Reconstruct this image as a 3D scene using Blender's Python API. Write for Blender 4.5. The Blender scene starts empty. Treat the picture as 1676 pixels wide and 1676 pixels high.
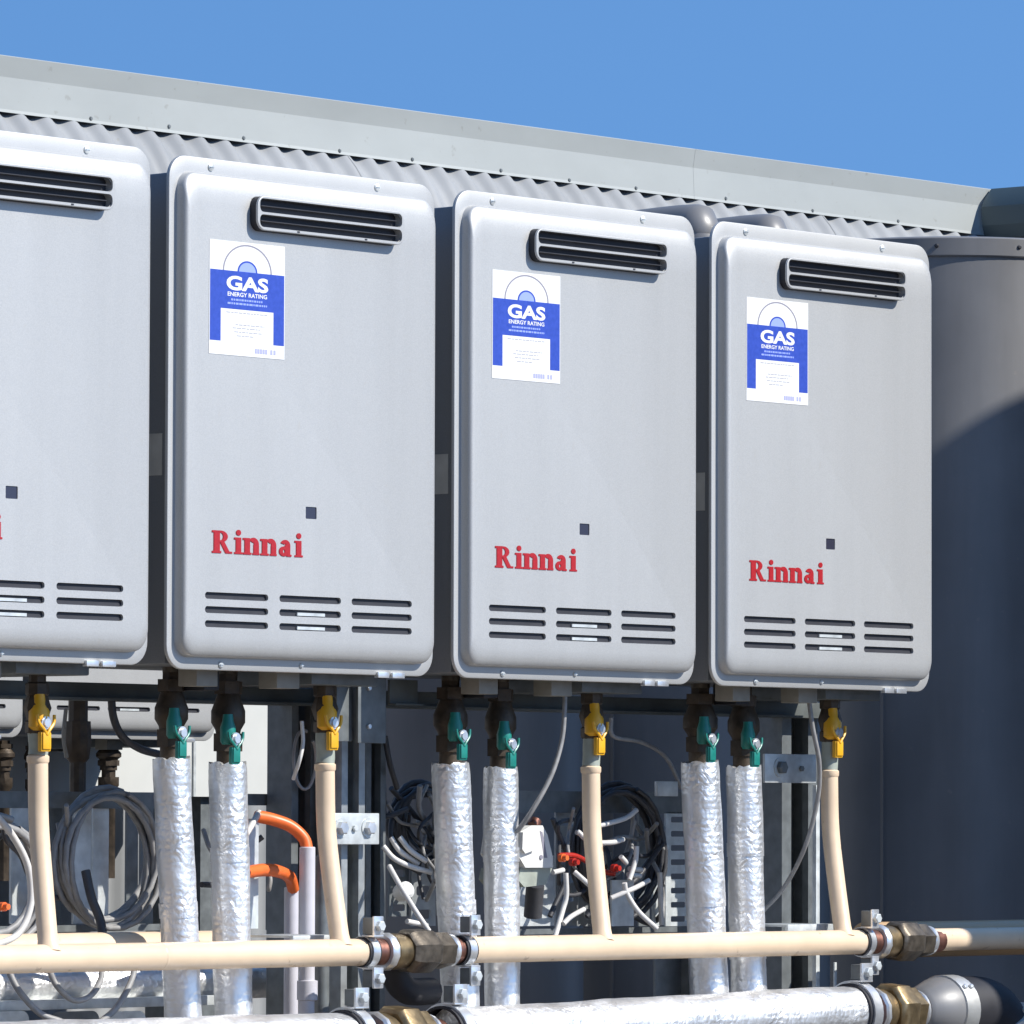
import bpy, bmesh, math, random
from mathutils import Vector, Matrix
from mathutils.geometry import tessellate_polygon
random.seed(7)
sc = bpy.context.scene
COL = sc.collection
# ------------------------------------------------------------------ camera
CAM = Vector((-5.21566, -4.96430, -0.17962)); YAW, PITCH, ROLL, FPX = 0.865653, 0.0504246, 0.0030833, 10152.96
fwd = Vector((math.sin(YAW)*math.cos(PITCH), math.cos(YAW)*math.cos(PITCH), math.sin(PITCH)))
r0 = fwd.cross(Vector((0, 0, 1))).normalized(); u0 = r0.cross(fwd)
RT = math.cos(ROLL)*r0 + math.sin(ROLL)*u0; UP = -math.sin(ROLL)*r0 + math.cos(ROLL)*u0
cd = bpy.data.cameras.new('camera'); cam = bpy.data.objects.new('camera', cd); COL.objects.link(cam)
m3 = Matrix((RT, UP, -fwd)).transposed()
cam.matrix_world = Matrix.Translation(CAM) @ m3.to_4x4()
cd.sensor_width = 36; cd.lens = 36*FPX/1676; cd.clip_start = .1; cd.clip_end = 2000
sc.camera = cam
def at(px, py, y):
    """point of the vertical plane Y=y that the photograph shows at pixel px,py (1676 px wide)"""
    d = fwd + RT*((px-838)/FPX) - UP*((py-838)/FPX)
    return CAM + d*((y-CAM.y)/d.y)
# ------------------------------------------------------------------ light
SUN = Vector((.47, -1.0, .95)).normalized()           # towards the sun
elev = math.asin(SUN.z); az = math.atan2(SUN.x, SUN.y)
w = bpy.data.worlds.new('World'); sc.world = w; w.use_nodes = True
nt = w.node_tree; nt.nodes.clear()
sky = nt.nodes.new('ShaderNodeTexSky'); sky.sky_type = 'NISHITA'; sky.sun_disc = False
sky.sun_elevation = elev; sky.sun_rotation = az; sky.altitude = 300; sky.air_density = 1.0; sky.dust_density = .2; sky.ozone_density = 3.0
# the clear southern sky stays deep blue down to the roof line: lift the lookup direction a little, all round
tc = nt.nodes.new('ShaderNodeTexCoord'); mp = nt.nodes.new('ShaderNodeVectorMath'); mp.operation = 'ADD'; mp.inputs[1].default_value = (0, 0, .42)
nm = nt.nodes.new('ShaderNodeVectorMath'); nm.operation = 'NORMALIZE'
bg = nt.nodes.new('ShaderNodeBackground'); bg.inputs['Strength'].default_value = .142
wo = nt.nodes.new('ShaderNodeOutputWorld')
nt.links.new(tc.outputs['Generated'], mp.inputs[0]); nt.links.new(mp.outputs[0], nm.inputs[0]); nt.links.new(nm.outputs[0], sky.inputs['Vector'])
tint = nt.nodes.new('ShaderNodeVectorMath'); tint.operation = 'MULTIPLY'; tint.inputs[1].default_value = (.765, 1.065, 1.225)
nt.links.new(sky.outputs[0], tint.inputs[0]); nt.links.new(tint.outputs[0], bg.inputs['Color']); nt.links.new(bg.outputs[0], wo.inputs['Surface'])
ld = bpy.data.lights.new('sun', 'SUN'); ld.energy = 4.8; ld.angle = math.radians(.5); ld.color = (1, .96, .89)
sun = bpy.data.objects.new('sun', ld); COL.objects.link(sun); sun.location = SUN*20
sun.rotation_euler = SUN.to_track_quat('Z', 'Y').to_euler()
sc.view_settings.view_transform = 'Standard'; sc.view_settings.look = 'None'; sc.view_settings.gamma = 1
sc.view_settings.use_curve_mapping = False; sc.view_settings.exposure = .38
sc.cycles.max_bounces = 6
# ------------------------------------------------------------------ materials
def mat(name, col, rough=.5, metal=0, noise=None, bump=None, var=.12, spec=.5, coat=0, extra=None):
    m = bpy.data.materials.new(name); m.use_nodes = True; n = m.node_tree; L = n.links
    b = n.nodes['Principled BSDF']; b.inputs['Roughness'].default_value = rough; b.inputs['Metallic'].default_value = metal
    b.inputs['Specular IOR Level'].default_value = spec; b.inputs['Coat Weight'].default_value = coat
    c = (*col, 1); b.inputs['Base Color'].default_value = c
    tcn = n.nodes.new('ShaderNodeTexCoord')
    if noise:
        sc_, det = noise if isinstance(noise, tuple) else (noise, 4)
        t = n.nodes.new('ShaderNodeTexNoise'); t.inputs['Scale'].default_value = sc_; t.inputs['Detail'].default_value = det
        L.new(tcn.outputs['Object'], t.inputs['Vector'])
        r = n.nodes.new('ShaderNodeValToRGB'); e = r.color_ramp.elements
        e[0].position = .3; e[1].position = .7
        e[0].color = (*[max(0, x*(1-var)) for x in col], 1); e[1].color = (*[min(1, x*(1+var)) for x in col], 1)
        L.new(t.outputs['Fac'], r.inputs[0]); L.new(r.outputs[0], b.inputs['Base Color'])
        mr = n.nodes.new('ShaderNodeMapRange'); mr.inputs[3].default_value = max(.02, rough-.08); mr.inputs[4].default_value = min(1, rough+.1)
        L.new(t.outputs['Fac'], mr.inputs[0]); L.new(mr.outputs[0], b.inputs['Roughness'])
    if bump:
        s2, dist = bump
        t2 = n.nodes.new('ShaderNodeTexNoise'); t2.inputs['Scale'].default_value = s2; t2.inputs['Detail'].default_value = 4
        L.new(tcn.outputs['Object'], t2.inputs['Vector'])
        bp = n.nodes.new('ShaderNodeBump'); bp.inputs['Strength'].default_value = .6; bp.inputs['Distance'].default_value = dist
        L.new(t2.outputs['Fac'], bp.inputs['Height']); L.new(bp.outputs[0], b.inputs['Normal'])
    if extra: extra(n, b, tcn)
    return m
def foil_extra(n, b, tcn):
    L = n.links
    mp = n.nodes.new('ShaderNodeMapping'); mp.inputs['Scale'].default_value = (1, 1, 1); L.new(tcn.outputs['Object'], mp.inputs[0])
    a = n.nodes.new('ShaderNodeTexNoise'); a.inputs['Scale'].default_value = 62; a.inputs['Detail'].default_value = 8; a.inputs['Distortion'].default_value = .8; L.new(mp.outputs[0], a.inputs[0])
    v = n.nodes.new('ShaderNodeTexVoronoi'); v.feature = 'DISTANCE_TO_EDGE'; v.inputs['Scale'].default_value = 95; L.new(mp.outputs[0], v.inputs[0])
    wv = n.nodes.new('ShaderNodeTexWave'); wv.bands_direction = 'Z'; wv.inputs['Scale'].default_value = 42; wv.inputs['Distortion'].default_value = 1.2; L.new(mp.outputs[0], wv.inputs[0])
    ad = n.nodes.new('ShaderNodeMath'); ad.operation = 'MULTIPLY_ADD'; ad.inputs[1].default_value = .07; L.new(wv.outputs['Fac'], ad.inputs[0]); L.new(a.outputs['Fac'], ad.inputs[2])
    ad2 = n.nodes.new('ShaderNodeMath'); ad2.operation = 'MULTIPLY_ADD'; ad2.inputs[1].default_value = .5; L.new(v.outputs['Distance'], ad2.inputs[0]); L.new(ad.outputs[0], ad2.inputs[2])
    bp = n.nodes.new('ShaderNodeBump'); bp.inputs['Distance'].default_value = .0032
    lo = n.nodes.new('ShaderNodeTexNoise'); lo.inputs['Scale'].default_value = 14; L.new(mp.outputs[0], lo.inputs[0])
    lr = n.nodes.new('ShaderNodeMapRange'); lr.inputs[1].default_value = .35; lr.inputs[2].default_value = .65; lr.inputs[3].default_value = .3; lr.inputs[4].default_value = 1.0
    L.new(lo.outputs['Fac'], lr.inputs[0]); L.new(lr.outputs[0], bp.inputs['Strength'])
    L.new(ad2.outputs[0], bp.inputs['Height']); L.new(bp.outputs[0], b.inputs['Normal'])
def worn(streak=(9, 9, .7), amt=.06, speck=0, sscale=140, dark=(.25, .22, .18), then=None):
    """rain streaks, dust and small scuffs over whatever colour the material has"""
    def f(n, b, tcn):
        L = n.links; src = b.inputs['Base Color'].links[0].from_socket if b.inputs['Base Color'].links else None
        mp = n.nodes.new('ShaderNodeMapping'); mp.inputs['Scale'].default_value = streak; L.new(tcn.outputs['Object'], mp.inputs[0])
        a = n.nodes.new('ShaderNodeTexNoise'); a.inputs['Scale'].default_value = 1.6; a.inputs['Detail'].default_value = 7; a.inputs['Roughness'].default_value = .6; L.new(mp.outputs[0], a.inputs[0])
        r = n.nodes.new('ShaderNodeMapRange'); r.inputs[1].default_value = .3; r.inputs[2].default_value = .72; r.inputs[3].default_value = 1+amt*.6; r.inputs[4].default_value = 1-amt; L.new(a.outputs['Fac'], r.inputs[0])
        mu = n.nodes.new('ShaderNodeVectorMath'); mu.operation = 'MULTIPLY'
        if src: L.new(src, mu.inputs[0])
        else: mu.inputs[0].default_value = b.inputs['Base Color'].default_value[:3]
        L.new(r.outputs[0], mu.inputs[1]); out = mu.outputs[0]
        if speck:
            v = n.nodes.new('ShaderNodeTexNoise'); v.inputs['Scale'].default_value = sscale; v.inputs['Detail'].default_value = 3; L.new(tcn.outputs['Object'], v.inputs[0])
            q = n.nodes.new('ShaderNodeMapRange'); q.inputs[1].default_value = .69; q.inputs[2].default_value = .75; q.inputs[3].default_value = 0; q.inputs[4].default_value = speck; L.new(v.outputs['Fac'], q.inputs[0])
            mx = n.nodes.new('ShaderNodeMix'); mx.data_type = 'RGBA'; L.new(q.outputs[0], mx.inputs[0]); L.new(out, mx.inputs[6]); mx.inputs[7].default_value = (*dark, 1); out = mx.outputs[2]
        L.new(out, b.inputs['Base Color'])
        if then: then(n, b, tcn)
    return f
M = {}
M['silver'] = mat('silver_paint', (.470, .470, .462), .52, .48, (700, 2), None, .07, extra=worn((14, 14, 1.1), .035, .25, 90, (.45, .42, .38)))
M['silver_shaded'] = mat('shaded_silver_casing', (.21, .22, .235), .42, .3, (500, 2), None, .05)  # casing is the same silver; shade of the gaps put into the colour
M['white_metal'] = mat('zinc_fastener', (.72, .73, .74), .3, .7, 60, (120, .0006))
M['dark'] = mat('dark_cavity', (.025, .026, .034), .6, 0, (60, 2))
M['window'] = mat('dark_sensor_window', (.035, .035, .055), .25)
M['label'] = mat('label_paper', (.74, .74, .73), .45, 0, (300, 2), None, .02)
M['blue'] = mat('label_blue_ink', (.025, .065, .40), .45, 0, (200, 2), None, .08)
M['paleblue'] = mat('label_pale_blue_ink', (.28, .36, .80), .5)
M['greyink'] = mat('label_grey_ink', (.26, .25, .30), .5)
M['faintink'] = mat('label_faint_ink', (.42, .42, .46), .5)
M['lilacink'] = mat('label_lilac_ink', (.38, .39, .62), .5)
M['red'] = mat('red_lettering', (.37, .010, .014), .4, 0, (300, 2), None, .1)
M['foil'] = mat('aluminium_foil', (.92, .915, .90), .42, .86, (30, 4), None, .12, extra=foil_extra)
M['foil_dull'] = mat('aluminium_cladding', (.62, .62, .60), .42, .7, (30, 4), (60, .001))
M['brass'] = mat('brass', (.29, .215, .12), .40, .85, (60, 4), (150, .0006), .35)
M['bronze'] = mat('old_bronze', (.125, .105, .082), .45, .7, (70, 4), (150, .0008), .45)
M['brown'] = mat('dull_brass_fitting', (.07, .052, .036), .5, .4, (60, 4), (150, .0008), .4)
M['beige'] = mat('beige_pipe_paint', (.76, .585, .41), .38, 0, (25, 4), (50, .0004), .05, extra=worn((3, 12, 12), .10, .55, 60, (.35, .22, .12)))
M['copper'] = mat('copper', (.26, .125, .095), .4, .8, (70, 4), (150, .0006), .25)
M['yellow'] = mat('yellow_handle', (.80, .42, .02), .38, 0, (80, 2), None, .08)
M['green'] = mat('green_handle', (.012, .20, .165), .36, 0, (80, 2), None, .1)
M['galv'] = mat('galvanised_steel', (.58, .61, .61), .45, .35, (55, 5), (40, .0004), .18)
M['galv_dark'] = mat('weathered_galvanised_steel', (.16, .175, .18), .5, .3, (55, 5), (40, .0004), .2)
M['beam'] = mat('painted_rail', (.105, .115, .11), .6, .2, (30, 4), (60, .0006), .2)
M['rubber'] = mat('black_rubber', (.02, .02, .025), .6, 0, (60, 2))
M['cablewhite'] = mat('white_cable', (.62, .60, .57), .5, 0, (90, 2), None, .06)
M['cablegrey'] = mat('grey_cable', (.27, .265, .26), .5, 0, (90, 2), None, .15)
M['cabledark'] = mat('dark_cable', (.05, .05, .055), .5, 0, (90, 2))
M['orange'] = mat('orange_conduit', (.78, .15, .03), .4, 0, (60, 2), None, .08)
M['redplastic'] = mat('red_plastic', (.40, .02, .01), .35)
M['pvc'] = mat('grey_pvc', (.56, .55, .60), .4, 0, (50, 3), None, .05)
M['olive'] = mat('olive_fitting', (.34, .37, .32), .5, .1, (60, 3), (100, .0004), .15)
M['beigeplastic'] = mat('beige_plastic', (.27, .25, .21), .55, 0, (60, 3), None, .1)
M['whiteplastic'] = mat('white_plastic', (.72, .71, .67), .4, 0, (60, 3), None, .04)
M['cabinet'] = mat('white_enamel', (.58, .59, .57), .4, 0, (12, 3), None, .03)
def tank_extra(n, b, tcn):
    L = n.links
    mp = n.nodes.new('ShaderNodeMapping'); mp.inputs['Scale'].default_value = (40, 40, 1.5); L.new(tcn.outputs['Object'], mp.inputs[0])
    a = n.nodes.new('ShaderNodeTexNoise'); a.inputs['Scale'].default_value = 1; a.inputs['Detail'].default_value = 4; L.new(mp.outputs[0], a.inputs[0])
    bp = n.nodes.new('ShaderNodeBump'); bp.inputs['Strength'].default_value = .25; bp.inputs['Distance'].default_value = .001
    L.new(a.outputs['Fac'], bp.inputs['Height']); L.new(bp.outputs[0], b.inputs['Normal'])
M['tank'] = mat('grey_tank_steel', (.205, .203, .205), .42, .10, (5, 5), None, .12, extra=worn((7, 7, .8), .14, .3, 60, (.3, .28, .25), tank_extra))
M['clad'] = mat('corrugated_cladding', (.275, .285, .295), .6, .0, (2.5, 6), (30, .0006), .06, extra=worn((1.5, 3, 3), .12, .4, 70, (.2, .19, .16)))
M['capping'] = mat('roof_capping', (.365, .385, .375), .5, .0, (1.5, 6), (3, .006), .05, extra=worn((.9, 3, 2.2), .10, .35, 45, (.2, .19, .16)))
M['tan'] = mat('shaded_beige_paint', (.55, .36, .19), .4, 0, (25, 4), (50, .0004), .05)  # beige pipe paint deepened: its warm shade is put into the colour
M['galv_mid'] = mat('shaded_galvanised_steel', (.33, .35, .355), .45, .4, (55, 5), (40, .0004), .2)  # galvanised steel darkened; shade under the heaters is put into the colour
M['concrete'] = mat('concrete', (.17, .145, .115), .85, 0, (1.2, 8), (25, .004), .15)
M['shaded_capping'] = mat('shaded_capping_paint', (.07, .10, .11), .5, .1, (5, 4), None, .08)  # shaded side of the wing capping, its shade painted in as dark teal
M['render'] = mat('added_wall_render', (.24, .235, .23), .8, 0, (1.5, 8), (40, .003), .1)
# ------------------------------------------------------------------ mesh builder
def rrect(x0, x1, z0, z1, r, n=6):
    """rounded rectangle, counter clockwise seen from -Y, as (x,z)"""
    out = []
    for cx, cz, a0 in ((x1-r, z0+r, -90), (x1-r, z1-r, 0), (x0+r, z1-r, 90), (x0+r, z0+r, 180)):
        for k in range(n+1):
            a = math.radians(a0+90*k/n); out.append((cx+r*math.cos(a), cz+r*math.sin(a)))
    return out
def frame_of(d):
    d = d.normalized(); a = Vector((0, 0, 1)) if abs(d.z) < .9 else Vector((1, 0, 0))
    s = d.cross(a).normalized(); t = s.cross(d).normalized(); return s, t
def spline(pts, n=8):
    P = [Vector(p) for p in pts]
    if len(P) < 3: return P
    E = [P[0]*2-P[1]] + P + [P[-1]*2-P[-2]]; out = []
    for i in range(1, len(E)-2):
        a, b, c, d = E[i-1:i+3]
        for k in range(n):
            t = k/n; out.append(.5*((2*b)+(c-a)*t+(2*a-5*b+4*c-d)*t*t+(3*b-a-3*c+d)*t**3))
    out.append(P[-1]); return out
class MB:
    def __init__(s): s.v = []; s.f = []
    def add(s, vs, fs):
        o = len(s.v); s.v += [Vector(v) for v in vs]; s.f += [tuple(i+o for i in f) for f in fs]; return s
    def box(s, a, b, bev=0):
        x0, x1 = sorted((a[0], b[0])); y0, y1 = sorted((a[1], b[1])); z0, z1 = sorted((a[2], b[2]))
        bm = bmesh.new(); bmesh.ops.create_cube(bm, size=1)
        for v in bm.verts: v.co = Vector(((x0+x1)/2+v.co.x*(x1-x0), (y0+y1)/2+v.co.y*(y1-y0), (z0+z1)/2+v.co.z*(z1-z0)))
        if bev: bmesh.ops.bevel(bm, geom=bm.edges[:], offset=bev, segments=2, profile=.6, affect='EDGES')
        bm.verts.index_update(); s.add([v.co.copy() for v in bm.verts], [[v.index for v in f.verts] for f in bm.faces]); bm.free(); return s
    def xbox(s, mtx, size, bev=0):
        t = MB().box([-k/2 for k in size], [k/2 for k in size], bev); s.add([mtx @ v for v in t.v], t.f); return s
    def lathe(s, p0, d, prof, n=24, cap=True, phase=0):
        """profile [(distance along d, radius)]"""
        p0 = Vector(p0); d = Vector(d).normalized(); a, b = frame_of(d); vs = []; fs = []
        for h, r in prof:
            for k in range(n):
                t = 2*math.pi*k/n+phase; vs.append(p0+d*h+(a*math.cos(t)+b*math.sin(t))*r)
        for i in range(len(prof)-1):
            for k in range(n):
                k2 = (k+1) % n; fs.append((i*n+k, i*n+k2, (i+1)*n+k2, (i+1)*n+k))
        if cap: fs.append(tuple(range(n))[::-1]); fs.append(tuple((len(prof)-1)*n+k for k in range(n)))
        return s.add(vs, fs)
    def cyl(s, a, b, r, n=20, ch=0):
        a = Vector(a); b = Vector(b); L = (b-a).length
        pr = [(0, r), (L, r)] if not ch else [(0, r-ch), (ch, r), (L-ch, r), (L, r-ch)]
        return s.lathe(a, b-a, pr, n)
    def tube(s, pts, r, n=12, sm=8, cap=True, radii=None):
        P = spline(pts, sm) if sm else [Vector(p) for p in pts]
        vs = []; fs = []; pa = None
        for i, p in enumerate(P):
            d = (P[min(i+1, len(P)-1)]-P[max(i-1, 0)]).normalized()
            if pa is None: a, b = frame_of(d)
            else: a = (pa-d*pa.dot(d)).normalized(); b = a.cross(d).normalized()
            pa = a
            rr = r if radii is None else radii(i/(len(P)-1))
            for k in range(n):
                t = 2*math.pi*k/n; vs.append(p+(a*math.cos(t)+b*math.sin(t))*rr)
        for i in range(len(P)-1):
            for k in range(n):
                k2 = (k+1) % n; fs.append((i*n+k, i*n+k2, (i+1)*n+k2, (i+1)*n+k))
        if cap: fs.append(tuple(range(n))[::-1]); fs.append(tuple((len(P)-1)*n+k for k in range(n)))
        return s.add(vs, fs)
    def plate(s, outer, holes, y0, y1, mtx=None):
        """plate in XZ with holes; front face at y0, back at y1"""
        loops = [outer]+holes
        flat = [p for l in loops for p in l]
        tri = tessellate_polygon([[Vector((p[0], p[1], 0)) for p in l] for l in loops])
        n = len(flat); vs = [(p[0], y0, p[1]) for p in flat]+[(p[0], y1, p[1]) for p in flat]; fs = []
        for t in tri: fs.append(tuple(t)); fs.append(tuple(i+n for i in t)[::-1])
        o = 0
        for l in loops:
            k = len(l)
            for i in range(k): j = (i+1) % k; fs.append((o+i, o+j, o+j+n, o+i+n))
            o += k
        if mtx: vs = [mtx @ Vector(v) for v in vs]
        return s.add(vs, fs)
    def build(s, name, m, parent=None, ang=35, recalc=True, **tags):
        me = bpy.data.meshes.new(name); me.from_pydata([tuple(v) for v in s.v], [], s.f)
        bm = bmesh.new(); bm.from_mesh(me)
        if recalc: bmesh.ops.recalc_face_normals(bm, faces=bm.faces)
        bm.to_mesh(me); bm.free()
        for p in me.polygons: p.use_smooth = True
        me.set_sharp_from_angle(angle=math.radians(ang)); me.materials.append(M[m] if isinstance(m, str) else m); me.update()
        o = bpy.data.objects.new(name, me); COL.objects.link(o)
        if parent is not None: o.parent = parent
        for k, v in tags.items(): o[k] = v
        return o
def thing(name, label, cat, loc=(0, 0, 0), group=None):
    o = bpy.data.objects.new(name, None); COL.objects.link(o); o.location = loc; o.empty_display_size = .05
    o['label'] = label; o['category'] = cat
    if group: o['group'] = group
    return o
def local(mb, t):
    """mesh given in world coordinates -> local to thing at t.location"""
    mb.v = [v-Vector(t.location) for v in mb.v]; return mb
def copy_tree(o, parent=None):
    c = o.copy(); COL.objects.link(c); c.parent = parent
    for ch in list(KIDS.get(o.name, [])): copy_tree(ch, c)
    return c
KIDS = {}
def index_kids():
    KIDS.clear()
    for o in bpy.data.objects:
        if o.parent: KIDS.setdefault(o.parent.name, []).append(o)
# ------------------------------------------------------------------ ground and buildings
MB().add([(-60, -60, -1.5), (80, -60, -1.5), (80, 80, -1.5), (-60, 80, -1.5)], [(0, 1, 2, 3)]).build('ground', 'concrete', kind='structure')
WY = 3.40; CX = 6.34
wall = thing('metal_building', 'long grey building clad in corrugated iron with pale roof capping, behind all the heaters', 'building', (3, WY, -1.5))
def corrugated(x0, x1, off=0, pitch=.0715, amp=.0068):
    prof = [(.06, 1.215), (.02, 1.190), (-.004, 1.168), (-.028, 1.142), (-.050, 1.112), (-.068, 1.078), (-.080, 1.040), (-.086, .99), (-.086, -1.5)]
    m = MB(); n = int((x1-x0)/pitch*10+.5); vs = []; K = len(prof)
    for i in range(n+1):
        x = x0+(x1-x0)*i/n; a = amp*math.cos(2*math.pi*(x-x0)/pitch)+off
        for k, (o, z) in enumerate(prof):
            p = prof[max(k-1, 0)]; q = prof[min(k+1, K-1)]; d = Vector((q[0]-p[0], q[1]-p[1])).normalized()
            vs.append((x, WY+o-.0035+a*d.y, z-a*d.x))
    m.add(vs, [(i*K+k, (i+1)*K+k, (i+1)*K+k+1, i*K+k+1) for i in range(n) for k in range(K-1)]); return m
sheet = .0715*11
xs = -3.0
while xs < CX-.08:
    xe = min(xs+sheet, CX-.0715)
    local(corrugated(xs, xe+.0715, .0008*(int(round(xs/sheet)) % 2)), wall).build('cladding_sheet', 'clad', wall, ang=60); xs = xe
# back and side of the building
local(MB().box((-3, WY+.06, -1.5), (CX, WY+6, 1.15)), wall).build('wall', 'clad', wall)
def capping_profile():     # (outward offset, z)
    return [(-.30, 1.279), (.012, 1.281), (.016, 1.279), (.0095, 1.240), (.0125, 1.178), (.014, 1.172), (.011, 1.172), (.009, 1.177), (.006, 1.240), (.012, 1.275), (-.30, 1.273)]
def capping(xa, xb):
    pr = capping_profile(); n = len(pr)
    vs = [(xa, WY-o, z) for o, z in pr]+[(xb, WY-o, z) for o, z in pr]
    return MB().add(vs, [(i, (i+1) % n, (i+1) % n+n, i+n) for i in range(n)]+[tuple(range(n)), tuple(range(n, 2*n))[::-1]])
joint = at(1143, 250, WY).x
local(capping(-3, joint), wall).build('roof_capping', 'capping', wall, ang=3)
cp2 = capping(joint-.03, CX-.03); cp2.v = [v+Vector((0, -.0004, -.0002)) for v in cp2.v]
local(cp2, wall).build('roof_capping', 'capping', wall, ang=3)
for px, py in ((149, 194), (277, 207), (399, 226), (556, 247), (675, 261), (820, 279), (932, 295), (1041, 308), (1188, 325), (1330, 345), (1470, 362)):
    p = at(px, py, WY-.013)
    local(MB().lathe(p+Vector((0, .004, 0)), (0, -1, 0), [(0, .0045), (.004, .0045), (.006, .003)], 8), wall).build('screw', 'galv_dark', wall)
# return wing on the right (its capping runs towards the viewer, seen from its shaded side)
wing = thing('building_wing', 'dark shaded end of roof capping at top right edge above the grey tank', 'building', (CX, WY-.06, -1.5))
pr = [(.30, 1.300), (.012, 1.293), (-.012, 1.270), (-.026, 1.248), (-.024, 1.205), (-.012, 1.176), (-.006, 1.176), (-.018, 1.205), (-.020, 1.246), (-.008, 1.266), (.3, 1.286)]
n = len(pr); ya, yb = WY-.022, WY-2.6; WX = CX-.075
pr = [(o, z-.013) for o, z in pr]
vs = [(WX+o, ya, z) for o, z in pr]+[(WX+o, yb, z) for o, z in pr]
local(MB().add(vs, [(i, (i+1) % n, (i+1) % n+n, i+n) for i in range(n)]+[tuple(range(n)), tuple(range(n, 2*n))[::-1]]), wing).build('roof_capping', 'shaded_capping', wing, ang=15)
local(MB().box((WX+.02, yb, -1.5), (CX+4, ya, 1.17)), wing).build('wall', 'clad', wing)
# unseen wall added at right to shade the tanks and the pipe ends
shade = thing('shade_casting_wall', 'tall grey rendered wall beyond the right edge, added to shade the tanks', 'wall', (4.2, -1.1, -1.5))
SX = 1.600+.47*1.14; SZ = .505+.95*(1.0+.66)
local(MB().box((SX, -1.10, -1.5), (SX+6, -1.0, SZ-.08)), shade).build('wall', 'render', shade)
local(MB().box((SX, -1.11, SZ-.078), (SX+6.02, -1.0, SZ), .004), shade).build('added_coping', 'concrete', shade)
sky_block = thing('sky_blocking_wall', 'dark rendered wall added out of view on the left to block sky light', 'wall', (-7.5, -4, -1.5))  # unseen wall added to cut sky fill on left-facing sides
local(MB().box((-7.7, -14, -1.5), (-7.5, 5, 3.2)), sky_block).build('wall', 'render', sky_block)
local(MB().box((-7.74, -14, 3.203), (-7.46, 5, 3.28), .004), sky_block).build('added_coping', 'concrete', sky_block)
# ------------------------------------------------------------------ lettering
def text_mesh(s, size, offset=0):
    cu = bpy.data.curves.new('t', 'FONT'); cu.body = s; cu.size = size; cu.offset = offset; cu.align_x = 'CENTER'; cu.resolution_u = 4
    o = bpy.data.objects.new('t', cu); COL.objects.link(o)
    bpy.context.view_layer.update()
    me = bpy.data.meshes.new_from_object(o.evaluated_get(bpy.context.evaluated_depsgraph_get()))
    bpy.data.objects.remove(o); vs = [v.co.copy() for v in me.vertices]; fs = [tuple(p.vertices) for p in me.polygons]
    bpy.data.meshes.remove(me); return vs, fs
def text_at(s, cx, z, y, width, height, offset=0):
    vs, fs = text_mesh(s, 1, offset)
    x0 = min(v.x for v in vs); x1 = max(v.x for v in vs); z0 = min(v.y for v in vs); z1 = max(v.y for v in vs)
    return MB().add([(cx+(v.x-(x0+x1)/2)/(x1-x0)*width, y, z+(v.y-z0)/(z1-z0)*height) for v in vs], fs)
def serif_word(x0, z0, y, scale):
    mb = MB(); cnt = [0]
    def poly(pts, ox):
        cnt[0] += 1; yy = y-.00003*(cnt[0] % 7)
        tri = tessellate_polygon([[Vector((a, b, 0)) for a, b in pts]])
        mb.add([(x0+(ox+a)*scale, yy, z0+b*scale) for a, b in pts], tri)
    def rect(ox, a, b, c, d): poly([(a, b), (c, b), (c, d), (a, d)], ox)
    def ring(ox, cx, cz, rx, rz, ix, iz, a0, a1, n=14):
        o = [(cx+rx*math.cos(math.radians(a0+(a1-a0)*k/n)), cz+rz*math.sin(math.radians(a0+(a1-a0)*k/n))) for k in range(n+1)]
        i = [(cx+ix*math.cos(math.radians(a0+(a1-a0)*k/n)), cz+iz*math.sin(math.radians(a0+(a1-a0)*k/n))) for k in range(n+1)]
        for k in range(n): poly([o[k], o[k+1], i[k+1], i[k]], ox); cnt[0] -= 1
        cnt[0] += 1
    def stem(ox, a, b, h): rect(ox, a, 0, b, h); rect(ox, a-1.7, 0, b+1.6, 1.5); rect(ox, a-1.9, h-1.6, a+.2, h)
    # R
    rect(0, 1.9, 0, 8.3, 16.9); rect(0, 0, 0, 9.8, 1.6); rect(0, 0, 15.3, 9.5, 16.9)
    ring(0, 9.2, 12.5, 7.6, 4.4, 2.9, 2.8, -90, 90); rect(0, 7, 15.3, 9.3, 16.9); rect(0, 7, 8.1, 9.3, 9.7)
    poly([(8.4, 8.6), (13.0, 9.0), (18.6, 1.6), (21.8, 1.5), (21.8, 0), (14.8, 0)], 0)
    def ii(ox):
        stem(ox, 1.6, 7.2, 12.4); ring(ox, 4.4, 16.0, 2.6, 2.2, .02, .02, 0, 360, 12)
    def nn(ox):
        stem(ox, 1.4, 7.0, 12.4); ring(ox, 11.0, 7.6, 5.9, 5.3, .6, 2.0, 0, 140); rect(ox, 11.3, 0, 16.9, 7.7); rect(ox, 10.2, 0, 17.4, 1.5)
    def aa(ox):
        ring(ox, 5.2, 3.8, 5.2, 3.8, 1.2, 1.4, 0, 360, 16); rect(ox, 6.6, .6, 12.2, 8.6); ring(ox, 6.8, 8.1, 5.4, 4.5, .7, 1.9, 0, 155)
        poly([(8.5, 0), (13.6, 0), (13.6, 1.5), (9, 2)], ox)
    ii(24.4); nn(34.2); nn(53.4); aa(73.6); ii(91.2)
    mb.add([v+Vector((.0008, -.00026, .0001)) for v in list(mb.v)], list(mb.f))
    return mb
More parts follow.
